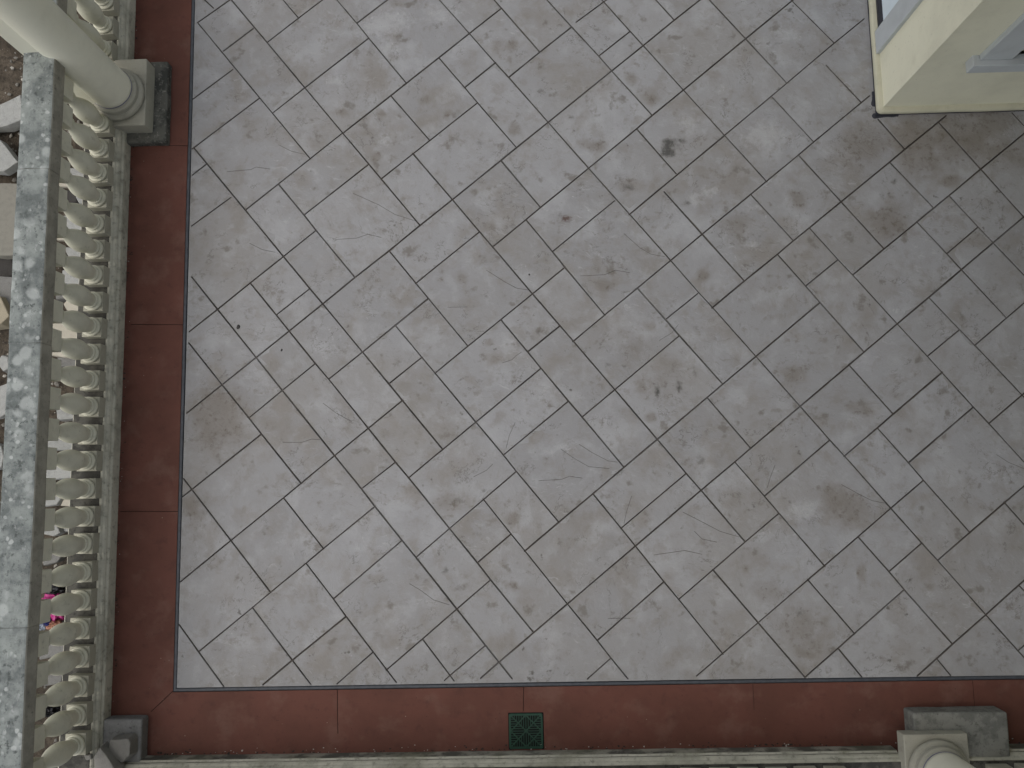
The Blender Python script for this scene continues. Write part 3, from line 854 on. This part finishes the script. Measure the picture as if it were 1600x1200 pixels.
# ---------------------------------------------------------------- columns
def column(cx, cy, label, block, plinth, bm_block_mat, pz, bz, pb):
    root = empty('porch_column', (cx, cy, 0)); tag(root, label, 'column'); L = Vector((cx, cy, 0))
    def fin(nm, bm, m, sm=False):
        bmesh.ops.transform(bm, matrix=Matrix.Translation(-L), verts=bm.verts); return obj(nm, bm, m, root, sm)
    x0, x1, y0, y1 = block
    fin('footing_block', rough_box(x0, x1, y0, y1, -.02, bz, .012, 7, .0045, 9, cx), bm_block_mat)
    x0, x1, y0, y1 = plinth
    fin('plinth', rough_box(x0, x1, y0, y1, pb, pz, .006, 5, .002, 8, cx+5), m_base)
    pr = [(.150, pz-.005)]
    def torus(zc, r, R, n=10):
        for k in range(n+1):
            a = -math.pi/2 + math.pi*k/n; pr.append((R + r*math.cos(a), zc + r*math.sin(a)))
    torus(pz+.024, .024, .136); pr.append((.139, pz+.049)); pr.append((.139, pz+.056)); torus(pz+.071, .015, .126); pr.append((.126, pz+.088)); pr.append((.112, pz+.096))
    b = bmesh.new(); lathe(b, pr, 56, (cx, cy)); fin('base_ring', b, m_base, True)
    b = bmesh.new()
    sp = [(.1215, pz+.090), (.119, pz+.12), (.1185, pz+.2)] + [(.1185 - .012*(k/12)**1.5, pz+.2+k*.43) for k in range(1, 12)] + [(.120, 5.16), (.15, 5.22), (.15, 5.298)]
    lathe(b, sp, 56, (cx, cy)); fin('shaft', b, m_col, True)
    b = bmesh.new(); lathe(b, [(.118, pz+.086), (.1222, pz+.092), (.1228, pz+.0955), (.1215, pz+.099), (.118, pz+.102)], 56, (cx, cy)); fin('mortar_seam', b, m_lav, True)
    return root, fin
c1, fin1 = column(-2.372, 2.318, 'cream round column on a blackened footing standing in the left balustrade', (-2.62, -2.134, 2.077, 2.587), (-2.58, -2.213, 2.135, 2.545), m_grime, .165, .055, .03)
c2, fin2 = column(2.090, -1.522, 'cream round column with a grey cement footing at the lower right border', (2.012, 2.512, -1.62, -1.249), (1.925, 2.262, -1.69, -1.340), m_patch, .185, .118, .10)
b = bmesh.new(); box(b, 1.98, 2.24, -1.68, -1.44, -.02, .101); fin2('core', b, m_base)
b = bmesh.new(); box(b, -2.552, -2.425, 2.235, 2.42, -.21, 5.298, .004); fin1('pilaster', b, m_col)

# ---------------------------------------------------------------- house corner, upper right
m_wall = mat_stone('wall_paint', (0.72, 0.705, 0.550), (0.58, 0.56, 0.42), .45, .03, 2.2, .14, .65, .22)
m_trim = mat_plain('grey_trim', (0.47, 0.50, 0.505), .5, .4, .1)
m_door = mat_plain('pale_blue_paint', (0.66, 0.75, 0.80), .4, .4, .06)
m_dark = mat_plain('dark_gap', (0.03, 0.032, 0.042), .7)
m_glass = MT('window_glass', 0.08, .5); m_glass.out((0.05, 0.055, 0.055)); m_glass = m_glass.m
WX, WY = 2.128, 2.172
house = empty('house', (WX, WY, 0)); tag(house, 'cream house corner with pale door and grey trimmed window at the upper right', 'house')
HL = Vector((WX, WY, 0))
def hpart(nm, bm, m, parent=None, sm=False):
    bmesh.ops.transform(bm, matrix=Matrix.Translation(-HL), verts=bm.verts)
    o = obj(nm, bm, m, parent or house, sm); return o
DY0, DY1 = 2.635, 3.55        # door opening in the wall facing the balustrade
WX0, WX1, WZ0, WZ1 = 2.515, 3.70, .64, 2.2   # window opening in the wall facing the border
bm = bmesh.new(); t_ = .22
box(bm, WX, WX+t_, WY, DY0, 0, 5.29); box(bm, WX, WX+t_, DY1, 5.2, 0, 5.29); box(bm, WX, WX+t_, DY0, DY1, 2.3, 5.29)
box(bm, WX+t_, WX0, WY, WY+t_, 0, 5.29); box(bm, WX1, 4.6, WY, WY+t_, 0, 5.29); box(bm, 4.6, 4.8, -1.62, WY+t_, 0, 5.29)  # last box: unseen wing wall, added to block sky light from the right
box(bm, WX0, WX1, WY, WY+t_, 0, WZ0); box(bm, WX0, WX1, WY, WY+t_, WZ1, 5.29)
hpart('wall', bm, m_wall)
# rounded cement skirting lip along the foot of both walls
pr = [(0, .012), (.026, .012), (.031, .016), (.033, .024), (.032, .036), (.027, .044), (.018, .047), (0, .050)]
bm = bmesh.new(); rr_ = []
path = [('y', 5.2)] + [('y', DY0 + .0 + (5.2-DY0)*(1-k/30)) for k in range(1, 31)] + [('y', WY + .05 + (DY0-WY-.05)*(1-k/8)) for k in range(1, 9)] + [('c', a) for a in range(0, 91, 15)] + [('x', WX + .05 + (4.6-WX-.05)*k/50) for k in range(1, 51)]
for kx, v in path:
    ring = []
    for a, z in pr:
        if kx == 'y': q = Vector((WX - a, v, z))
        elif kx == 'x': q = Vector((v, WY - a, z))
        else:
            th = rad(180 + v); R0 = .012; q = Vector((WX + R0*(1+math.cos(th)) - R0 + (R0 if 0 else 0) , 0, z))
            q = Vector((WX + .0 + math.cos(th)*a, WY + math.sin(th)*a, z)) if a else Vector((WX, WY, z))
        if a: q += Vector((mnoise.noise(q*5), mnoise.noise(q*5+Vector((3, 3, 3))), 0))*.0028
        ring.append(bm.verts.new(q))
    rr_.append(ring)
for a, b in zip(rr_, rr_[1:]):
    for i in range(len(pr)-1):
        try: bm.faces.new((a[i], a[i+1], b[i+1], b[i]))
        except ValueError: pass
bmesh.ops.recalc_face_normals(bm, faces=bm.faces)
if sum((f.normal.z*(f.calc_center_median().z-.03)) for f in bm.faces) < 0: bmesh.ops.reverse_faces(bm, faces=bm.faces)
hpart('skirting', bm, mat_stone('skirting_paint', (0.50, 0.485, 0.365), (0.36, 0.345, 0.25), .6, .03, 6, .2, .7, .3), sm=True)
bm = bmesh.new(); box(bm, WX-.030, WX-.001, WY-.030, 5.2, .0005, .0115); box(bm, WX-.001, 4.6, WY-.030, WY-.001, .0005, .0115)
for k_ in range(26):
    u_ = k_/25; q_ = Vector((WX-.034, WY+.11-u_*.285*.5, 0)) if k_ < 13 else Vector((WX-.034+(k_-13)*.011, WY-.034, 0))
    r_ = .0085 + .006*max(0, 1-abs(k_-12.5)/7) + .003*mnoise.noise(q_*40); kk = bmesh.ops.create_icosphere(bm, subdivisions=2, radius=r_)
    for v in kk['verts']: v.co = Vector((v.co.x*1.2, v.co.y*1.2, v.co.z*.35)) + q_
hpart('skirting_gap', bm, m_dark)
# door
dr = empty('door', (0, 0, 0)); dr.parent = house
bm = bmesh.new(); box(bm, WX+.010, WX+.055, DY0+.012, DY1-.012, .105, 2.27, .003)
for z0_, z1_ in ((.25, 1.0), (1.15, 2.1)): box(bm, WX+.004, WX+.012, DY0+.14, DY1-.14, z0_, z1_, .003)
hpart('door_panel', bm, m_door, dr)
bm = bmesh.new(); box(bm, WX+.006, WX+.075, DY0+.002, DY1-.002, .052, .104, .003); hpart('threshold_strip', bm, m_dark, dr)
bm = bmesh.new(); box(bm, WX-.022, WX+.03, DY0-.135, DY0+.004, .052, 2.36, .003); box(bm, WX-.022, WX+.03, DY1-.004, DY1+.120, .052, 2.36, .003); box(bm, WX-.021, WX+.03, DY0+.005, DY1-.005, 2.28, 2.36, .003)
hpart('door_casing', bm, m_trim, dr)
# window
wd = empty('window', (0, 0, 0)); wd.parent = house
bm = bmesh.new(); box(bm, 2.345, 3.86, WY-.060, WY+.02, .562, .640, .004); hpart('sill', bm, m_trim, wd)
bm = bmesh.new(); box(bm, 2.380, WX0+.03, WY-.030, WY+.05, .642, 2.30, .003); box(bm, WX1-.03, WX1+.12, WY-.030, WY+.05, .642, 2.30, .003); box(bm, WX0+.031, WX1-.031, WY-.027, WY+.05, 2.17, 2.30, .003)
hpart('frame', bm, m_trim, wd)
bm = bmesh.new(); box(bm, WX0+.03, WX0+.075, WY+.055, WY+.095, .643, 2.19, .002); box(bm, WX1-.075, WX1-.03, WY+.055, WY+.095, .643, 2.19, .002)
box(bm, WX0+.076, WX1-.076, WY+.055, WY+.095, .643, .695, .002); box(bm, WX0+.076, WX1-.076, WY+.055, WY+.095, 2.14, 2.19, .002); box(bm, 3.09, 3.14, WY+.056, WY+.094, .696, 2.139, .002)
hpart('sash', bm, m_trim, wd)
bm = bmesh.new(); box(bm, WX0+.07, WX1-.07, WY+.070, WY+.078, .66, 2.15); hpart('pane', bm, m_glass, wd)

# unseen canopy added above the camera, its extent shaped to darken the right floor
m_roof = mat_plain('roof_plaster', (0.55, 0.53, 0.46), .9)
bm = bmesh.new(); box(bm, -.40, 4.9, -1.9, 5.4, 5.30, 5.48, .01); hpart('shade_canopy', bm, m_roof)
bm = bmesh.new(); box(bm, -2.56, -2.20, -1.9, 5.4, 5.30, 5.48, .01); box(bm, -2.199, -.39, -1.70, -1.44, 5.31, 5.47, .01)
tag(obj('beam', bm, m_roof), 'plastered edge beam resting on the column above the left balustrade', 'beam')

# ---------------------------------------------------------------- green drain cover
dx, dy, dh = -.0555, -1.3455, .0935
dc = empty('drain_cover', (dx, dy, 0)); tag(dc, 'square green plastic drain cover with slotted cross pattern set in the red border', 'drain cover')
m_green = mat_plain('green_plastic', (0.010, 0.054, 0.032), .55, .4, .3, 30)
def bar(bm, x0, y0, x1, y1, w, z0, z1):
    a, b_ = Vector((x0, y0)), Vector((x1, y1)); t = (b_-a).normalized(); n = Vector((-t.y, t.x))*w/2
    c = [a+n, a-n, b_-n, b_+n]; lo = [bm.verts.new((p.x, p.y, z0)) for p in c]; hi = [bm.verts.new((p.x, p.y, z1)) for p in c]
    bm.faces.new(hi); bm.faces.new(lo[::-1])
    for i in range(4): bm.faces.new((lo[i], lo[(i+1) % 4], hi[(i+1) % 4], hi[i]))
bm = bmesh.new()
def rrect(h, r, n=5):
    p = []
    for cx_, cy_, a0 in ((h-r, h-r, 0), (-h+r, h-r, 90), (-h+r, -h+r, 180), (h-r, -h+r, 270)):
        for k in range(n+1): a = rad(a0 + 90*k/n); p.append((cx_ + r*math.cos(a), cy_ + r*math.sin(a)))
    return p
o_, i_ = rrect(dh, .012), rrect(dh-.011, .004)
rings = [[bm.verts.new((x, y, z)) for x, y in pp] for pp, z in ((o_, -.004), (o_, .004), (rrect(dh-.002, .011), .0062), (i_, .0062), (i_, -.008))]
for a, b in zip(rings, rings[1:]):
    for i in range(len(a)): bm.faces.new((a[i], a[(i+1) % len(a)], b[(i+1) % len(a)], b[i]))
bmesh.ops.recalc_face_normals(bm, faces=bm.faces)
obj('frame', bm, m_green, dc)
bm = bmesh.new(); ih = dh - .010; z1 = .0050
for k in range(-6, 7):
    c = k*ih/6.6
    for s in (-1, 1):
        if abs(c) < ih*.97:
            bar(bm, c, s*abs(c), c, s*ih, .0037, -.006, z1 - .0002*(k % 2)); bar(bm, s*abs(c), c, s*ih, c, .0037, -.006, z1 - .0003 - .0002*(k % 2))
for a in ((-1, -1, 1, 1), (-1, 1, 1, -1)): bar(bm, a[0]*ih, a[1]*ih, a[2]*ih, a[3]*ih, .0056, -.0062, z1 + (.0006 if a[1] < 0 else .0009))
for a in ((-1, 0, 0, 1), (0, 1, 1, 0), (1, 0, 0, -1), (0, -1, -1, 0)): bar(bm, a[0]*ih, a[1]*ih, a[2]*ih, a[3]*ih, .0056, -.0061, z1 + .0003)
obj('grating', bm, m_green, dc)
bm = bmesh.new(); box(bm, -dh-.004, dh+.004, -dh-.004, dh+.004, .0006, .0018); obj('pit_shade_plate', bm, mat_plain('pit_shade_black', (0.004, 0.006, 0.005), .9), dc)  # black plate; its colour stands in for the shade inside the hollow

# ---------------------------------------------------------------- corner: footing block and broken stones
b = at(232, 1117)
tag(obj('footing_block', rough_box(-2.372, -2.158, -1.52, -1.232, -.02, .085, .012, 6, .003, 8, 3), m_block), 'small grey cement block at the lower left corner of the red border', 'block')
def hull_rock(pts, seed, amp=.004):
    bm = bmesh.new()
    for p in pts: bm.verts.new(p)
    r = bmesh.ops.convex_hull(bm, input=bm.verts)
    bmesh.ops.delete(bm, geom=[v for v in bm.verts if not v.link_faces], context='VERTS')
    bmesh.ops.bevel(bm, geom=list(bm.edges), offset=.003, segments=1, affect='EDGES')
    bmesh.ops.subdivide_edges(bm, edges=[e for e in bm.edges if e.calc_length() > .02], cuts=2)
    bmesh.ops.triangulate(bm, faces=bm.faces); rough(bm, amp, 16, seed); rough(bm, amp*.4, 60, seed+1); return bm
def chunk(name, label, cat, top, zt, zb, m, seed, grow=.008, amp=.003, group=None, tilt=0.0):
    """a broken stone: its top outline is given in the photograph's pixels at height zt, its underside lies at zb"""
    c = [at(x, y, zt) for x, y in top]; cen = sum(c, Vector())/len(c); pts = []
    for p in c:
        dz = tilt*(p.x - cen.x) + .5*tilt*(p.y - cen.y)
        pts.append(p + Vector((0, 0, dz))); d_ = (p-cen).normalized(); pts.append(Vector((p.x, p.y, zb)) + d_*grow*random.uniform(.2, 1.4))
    bm = hull_rock([p - Vector((cen.x, cen.y, zb)) for p in pts], seed, amp)
    o = obj(name, bm, m); o.location = (cen.x, cen.y, zb); tag(o, label, cat, group); return o
m_rub = mat_stone('rubble_grey', (0.205, 0.203, 0.190), (0.09, 0.086, 0.074), .85, .06, 24, .7, .9, .9)
m_pale = mat_stone('rubble_pale', (0.35, 0.355, 0.335), (0.15, 0.145, 0.125), .9, .05, 22, .6, .85, .95)
m_creamr = mat_stone('rubble_cream', (0.47, 0.44, 0.36), (0.30, 0.27, 0.20), .6, .04, 9, .25, .8, .2)
m_terr = mat_stone('terrazzo', (0.245, 0.236, 0.200), (0.20, 0.185, 0.145), .45, .08, 30, .25, .8, .7)
m_gold = mat_stone('rubble_gold', (0.36, 0.32, 0.235), (0.20, 0.165, 0.11), .5, .05, 12, .5, .85, .4)
m_darkr = mat_stone('rubble_dark', (0.055, 0.052, 0.048), (0.025, 0.024, 0.022), .5, .06, 14, .6, .95, .4)
m_corner = mat_stone('corner_stone', (0.215, 0.210, 0.190), (0.09, 0.088, 0.075), .5, .06, 12, .4, .9, .5)
chunk('broken_stone', 'angular broken cement lump leaning on the corner block', 'broken stone', [(172, 1156), (199, 1154), (203, 1160), (202, 1180), (190, 1192), (168, 1178)], .165, .075, m_corner, 3, .012)
chunk('broken_stone', 'pointed broken stone shard lying at the lower left corner below the last baluster', 'broken stone', [(157, 1167), (168, 1180), (180, 1197), (181, 1215), (146, 1205), (142, 1187)], .20, .125, m_corner, 5, .012, tilt=.35)
chunk('stone_chip', 'small stone chip beside the last baluster at the lower left corner', 'stone chip', [(131, 1180), (141, 1180), (142, 1187), (134, 1188)], .148, .126, m_corner, 8, .004, .0015)

# ---------------------------------------------------------------- rubble outside the balustrade (outlines in photograph pixels)
GR = 'rubble dumped outside the balustrade'
RUB = [
 ('stone_fragment', 'light grey broken slab beside the rail at the upper left', 'slab', [(-30, 175), (8, 160), (34, 150), (40, 186), (12, 196), (-30, 200)], -.09, -.16, 'pale'),
 ('stone_fragment', 'grey slab with a dark crumbling broken edge left of the rail', 'slab', [(-60, 196), (0, 218), (28, 253), (5, 268), (-60, 262)], -.05, -.12, 'pale'),
 ('stone_fragment', 'speckled beige terrazzo slab left of the rail, the largest piece of rubble', 'slab', [(-60, 288), (0, 285), (50, 286), (46, 397), (5, 400), (-60, 392)], -.10, -.15, 'terr'),
 ('stone_fragment', 'narrow dark filler in the gap under the lower end of the beige terrazzo slab', 'slab', [(-40, 402), (16, 399), (24, 428), (10, 434), (-40, 430)], -.15, -.20, 'dark'),  # dark piece put in where there is only a dark gap
 ('stone_fragment', 'grey concrete fragment above the golden stone', 'slab', [(-30, 434), (0, 432), (30, 434), (26, 486), (14, 492), (0, 458), (-30, 452)], -.12, -.18, 'rub'),
 ('broken_stone', 'golden beige broken stone with a split face left of the rail', 'stone', [(-30, 456), (0, 463), (14, 493), (2, 506), (-30, 512)], -.06, -.16, 'gold'),
 ('plaster_lump', 'white crumbling plaster lump left of the rail in brown soil', 'plaster', [(2, 555), (12, 558), (14, 576), (4, 580), (-6, 566)], -.14, -.2, 'pale'),
 ('stone_fragment', 'pale grey plate left of the rail beside brown soil', 'slab', [(-40, 618), (0, 608), (22, 596), (20, 640), (0, 652), (-40, 660)], -.10, -.14, 'pale'),
 ('plaster_lump', 'whitish rubble lump left of the rail below the pale plate', 'plaster', [(-20, 690), (2, 697), (6, 714), (2, 730), (-20, 735)], -.14, -.2, 'pale'),
]
cols = {'pale': m_pale, 'rub': m_rub, 'cream': m_creamr, 'terr': m_terr, 'gold': m_gold, 'dark': m_darkr}
# pieces seen through the gaps between balusters
RUB += [
 ('stone_fragment', 'pale fragment seen through the second gap below the column', 'slab', [(104, 262), (134, 264), (136, 280), (118, 283), (104, 274)], -.12, -.16, 'pale'),
 ('stone_chip', 'thin white sliver behind the third baluster below the column', 'chip', [(92, 283), (106, 285), (108, 292), (92, 291)], -.13, -.16, 'cream'),
 ('stone_chip', 'small white chip on dark rubble in the fourth gap below the column', 'chip', [(118, 307), (131, 307), (132, 317), (124, 318)], -.13, -.16, 'pale'),
 ('broken_stone', 'dark broken lump in the fourth gap below the column', 'stone', [(96, 296), (118, 299), (120, 316), (100, 317)], -.14, -.2, 'dark'),
 ('stone_fragment', 'grey marbled fragment seen through the fifth gap below the column', 'slab', [(98, 336), (131, 341), (132, 360), (100, 358)], -.12, -.16, 'pale'),
 ('stone_chip', 'white sliver peeping out beside the sixth baluster below the column', 'chip', [(88, 367), (101, 369), (101, 375), (88, 374)], -.13, -.16, 'cream'),
 ('stone_fragment', 'whitish fragment seen through the sixth gap below the column', 'slab', [(100, 386), (129, 388), (130, 402), (108, 403)], -.12, -.17, 'pale'),
 ('stone_fragment', 'cracked grey white plate in the seventh gap below the column', 'slab', [(96, 422), (112, 420), (130, 428), (131, 445), (98, 442)], -.12, -.17, 'pale'),
 ('broken_stone', 'speckled grey lump above the cream plate in the eighth gap', 'stone', [(86, 455), (100, 454), (104, 466), (88, 468)], -.13, -.19, 'rub'),
 ('stone_fragment', 'cream plate with a pointed left end in the eighth gap below the column', 'slab', [(99, 475), (107, 466), (133, 473), (134, 486), (104, 485)], -.11, -.15, 'cream'),
 ('stone_fragment', 'large bright cream plate filling the ninth gap below the column', 'slab', [(82, 496), (100, 499), (132, 511), (132, 530), (84, 528)], -.11, -.15, 'cream'),
 ('stone_fragment', 'bright cream plate in the tenth gap below the column', 'slab', [(78, 541), (98, 542), (126, 555), (100, 558), (78, 554)], -.11, -.15, 'cream'),
 ('stone_fragment', 'mottled grey fragment below the cream plate in the tenth gap', 'slab', [(90, 558), (124, 557), (126, 574), (92, 572)], -.13, -.18, 'rub'),
 ('plaster_lump', 'white speckled plaster lump in the twelfth gap below the column', 'plaster', [(88, 640), (96, 630), (108, 641), (118, 654), (90, 656)], -.11, -.17, 'pale'),
 ('stone_fragment', 'bluish grey marble plate with a dark hole in the thirteenth gap', 'slab', [(70, 678), (100, 681), (122, 684), (122, 702), (72, 704)], -.11, -.15, 'pale'),
 ('stone_fragment', 'smooth pale grey plate in the fourteenth gap below the column', 'slab', [(68, 724), (120, 726), (120, 746), (70, 750)], -.11, -.15, 'pale'),
 ('stone_fragment', 'white plate cut by a dark diagonal crack in the fifteenth gap', 'slab', [(66, 772), (100, 772), (88, 788), (66, 792)], -.11, -.15, 'pale'),
 ('stone_fragment', 'cream corner of a plate beside the dark crack in the fifteenth gap', 'slab', [(104, 773), (122, 772), (122, 792), (94, 790)], -.12, -.15, 'cream'),
 ('broken_stone', 'white triangular chunk in the sixteenth gap below the column', 'stone', [(66, 818), (84, 812), (94, 832), (84, 838), (66, 834)], -.10, -.16, 'pale'),
 ('stone_chip', 'light chip lying right of the white triangular chunk', 'chip', [(99, 822), (106, 819), (108, 829), (100, 830)], -.13, -.16, 'pale'),
 ('broken_stone', 'grey rock with a ragged tip in the seventeenth gap below the column', 'stone', [(66, 866), (80, 862), (98, 866), (90, 878), (66, 884)], -.10, -.16, 'rub'),
 ('stone_fragment', 'flat grey cement plate below the pink bag', 'slab', [(58, 1004), (90, 1000), (106, 1004), (98, 1022), (60, 1032)], -.12, -.16, 'rub'),
 ('broken_stone', 'crumbled grey rock third gap from the lower left corner', 'stone', [(66, 1058), (86, 1050), (98, 1054), (94, 1068), (70, 1072)], -.12, -.18, 'rub'),
]
for i, (nm, lb, ct, pts, zt, zb, mk) in enumerate(RUB):
    chunk(nm, lb, ct, pts, zt, zb, cols[mk], 20 + i*1.7, .010, .0022, GR, tilt=random.uniform(-.12, .12))
# more broken pieces that fill the ground beyond the frame's left edge
# bags and wrappers thrown in the rubble
def crumple(name, label, cat, outline, z, hgt, m, seed):
    c = [at(x, y, z) for x, y in outline]; cen = sum(c, Vector())/len(c)
    rx = max(abs(p.x-cen.x) for p in c); ry = max(abs(p.y-cen.y) for p in c)
    bm = bmesh.new(); bmesh.ops.create_icosphere(bm, subdivisions=5, radius=1.0)
    for v in bm.verts:
        n = mnoise.noise_vector(v.co*2.1 + Vector((seed, 0, 0)))*.35 + mnoise.noise_vector(v.co*5.3 + Vector((0, seed, 0)))*.14
        rdg = abs(mnoise.noise(v.co*3.7 + Vector((seed, seed, 0))))*.3
        q = v.co*(1 - rdg) + n; v.co = Vector((q.x*rx, q.y*ry, max(0.0, q.z*.7 + .5)*hgt))
    o = obj(name, bm, m, smooth=True); o.location = (cen.x, cen.y, z-.04); tag(o, label, cat); return o
m_pink = mat_plain('pink_plastic', (0.52, 0.045, 0.24), .45, .5, .25, 40)
m_blackp = mat_plain('black_plastic', (0.008, 0.008, 0.010), .35, .5, .3, 40)
m_blue = mat_plain('blue_foil', (0.02, 0.03, 0.20), .4, .5, .2, 30)
m_white = mat_plain('white_film', (0.42, 0.48, 0.56), .45, .5, .2, 50)
m_orange = mat_plain('orange_paper', (0.55, 0.28, 0.19), .6, .4, .4, 60)
crumple('black_bag', 'crumpled black plastic bag behind the balusters above the pink bag', 'bag', [(66, 912), (106, 910), (108, 926), (68, 928)], -.14, .10, m_blackp, 2)
crumple('pink_bag', 'crumpled bright pink plastic bag behind the balusters at the lower left', 'bag', [(64, 924), (104, 930), (104, 972), (66, 966)], -.14, .09, m_pink, 6)
crumple('wrapper', 'white snack wrapper beside the pink bag', 'wrapper', [(58, 968), (72, 968), (72, 984), (58, 982)], -.12, .06, m_white, 9)
crumple('wrapper', 'small dark blue wrapper between the white wrapper and the pink bag', 'wrapper', [(71, 966), (80, 966), (80, 976), (72, 978)], -.11, .07, m_blue, 12)
crumple('wrapper', 'orange torn paper wrapper below the pink bag', 'wrapper', [(72, 974), (94, 968), (92, 980), (76, 984)], -.12, .06, m_orange, 15)
crumple('black_bag', 'black plastic bag in the second gap from the lower left corner', 'bag', [(66, 1104), (92, 1098), (94, 1112), (70, 1118)], -.14, .10, m_blackp, 21)

# ---------------------------------------------------------------- small things on the floor
def pebble(x, y, r, label, m, name='pebble', cat='pebble', sq=1.5):
    bm = bmesh.new(); bmesh.ops.create_icosphere(bm, subdivisions=3, radius=1)
    for v in bm.verts: q = v.co*(1+.3*mnoise.noise(v.co*1.6+Vector((x, y, 0)))); v.co = Vector((q.x*r, q.y*r*sq, max(q.z, -.3)*r*.6+.3*r*.6))
    p = at(x, y); o = obj(name, bm, m, smooth=True); o.location = (p.x, p.y, 0); o.rotation_euler = (0, 0, -.3); tag(o, label, cat); return o
m_peb = mat_plain('dark_pebble', (0.045, 0.042, 0.040), .8)
pebble(372.5, 511, .0095, 'small dark pebble lying on the paving near the left border', m_peb)
pebble(827, 429, .005, 'tiny dark pebble near the middle of the paving', m_peb, sq=1.0)
pebble(440, 547, .005, 'tiny dark crumb on the paving right of the dark pebble', m_peb, sq=1.6)
m_flake = mat_plain('paint_flake', (0.40, 0.39, 0.35), .8)
def flakes(name, pts, label, mf=None):
    bm = bmesh.new()
    for (x, y, r, z) in pts:
        n = random.randint(5, 7); a0 = random.uniform(0, 6); el = random.uniform(.3, .9)
        lo, hi = [], []
        for k in range(n):
            a = a0 + 6.283*k/n; rr__ = r*random.uniform(.6, 1.1); q = Vector((x + rr__*math.cos(a), y + rr__*el*math.sin(a), z))
            lo.append(bm.verts.new(q)); hi.append(bm.verts.new(q + Vector((0, 0, r*.35))))
        bm.faces.new(hi); bm.faces.new(lo[::-1])
        for i in range(n): bm.faces.new((lo[i], lo[(i+1) % n], hi[(i+1) % n], hi[i]))
    o = kind(obj(name, bm, mf or m_flake), 'stuff'); o['label'] = label
random.seed(11); fl = []
for k in range(70): fl.append((random.uniform(-2.1, 2.6), -1.444 + abs(random.gauss(0, .012)), random.uniform(.0015, .006), .0008))
for k in range(45): fl.append((-2.366 + abs(random.gauss(0, .012)), random.uniform(-1.2, 2.9), random.uniform(.001, .0035), .0008))
for k in range(60): fl.append((random.uniform(-1.9, 2.6), random.uniform(-1.05, 2.8), random.uniform(.0008, .0018), .0004))
flakes('paint_flakes', fl, 'pale paint flakes swept against the foot of the balustrades')
random.seed(23); fl = []
for k in range(420):
    y = random.uniform(-1.22, 3.0); w = .25 + max(0, mnoise.noise(Vector((y*2.5, 3, 0)))*1.6)
    if random.random() < w: fl.append((-2.366 + abs(random.gauss(0, .008)), y, random.uniform(.002, .007), .0006))
for k in range(380):
    x = random.uniform(-2.1, 2.9); w = .3 + max(0, mnoise.noise(Vector((x*2.1, 8, 0)))*1.6)
    if random.random() < w: fl.append((x, -1.445 + abs(random.gauss(0, .009)), random.uniform(.002, .008), .0006))
flakes('dirt_crumbs', fl, 'dark dirt crumbs gathered along the foot of the balustrades', mat_plain('dirt', (0.035, 0.032, 0.026), .95))
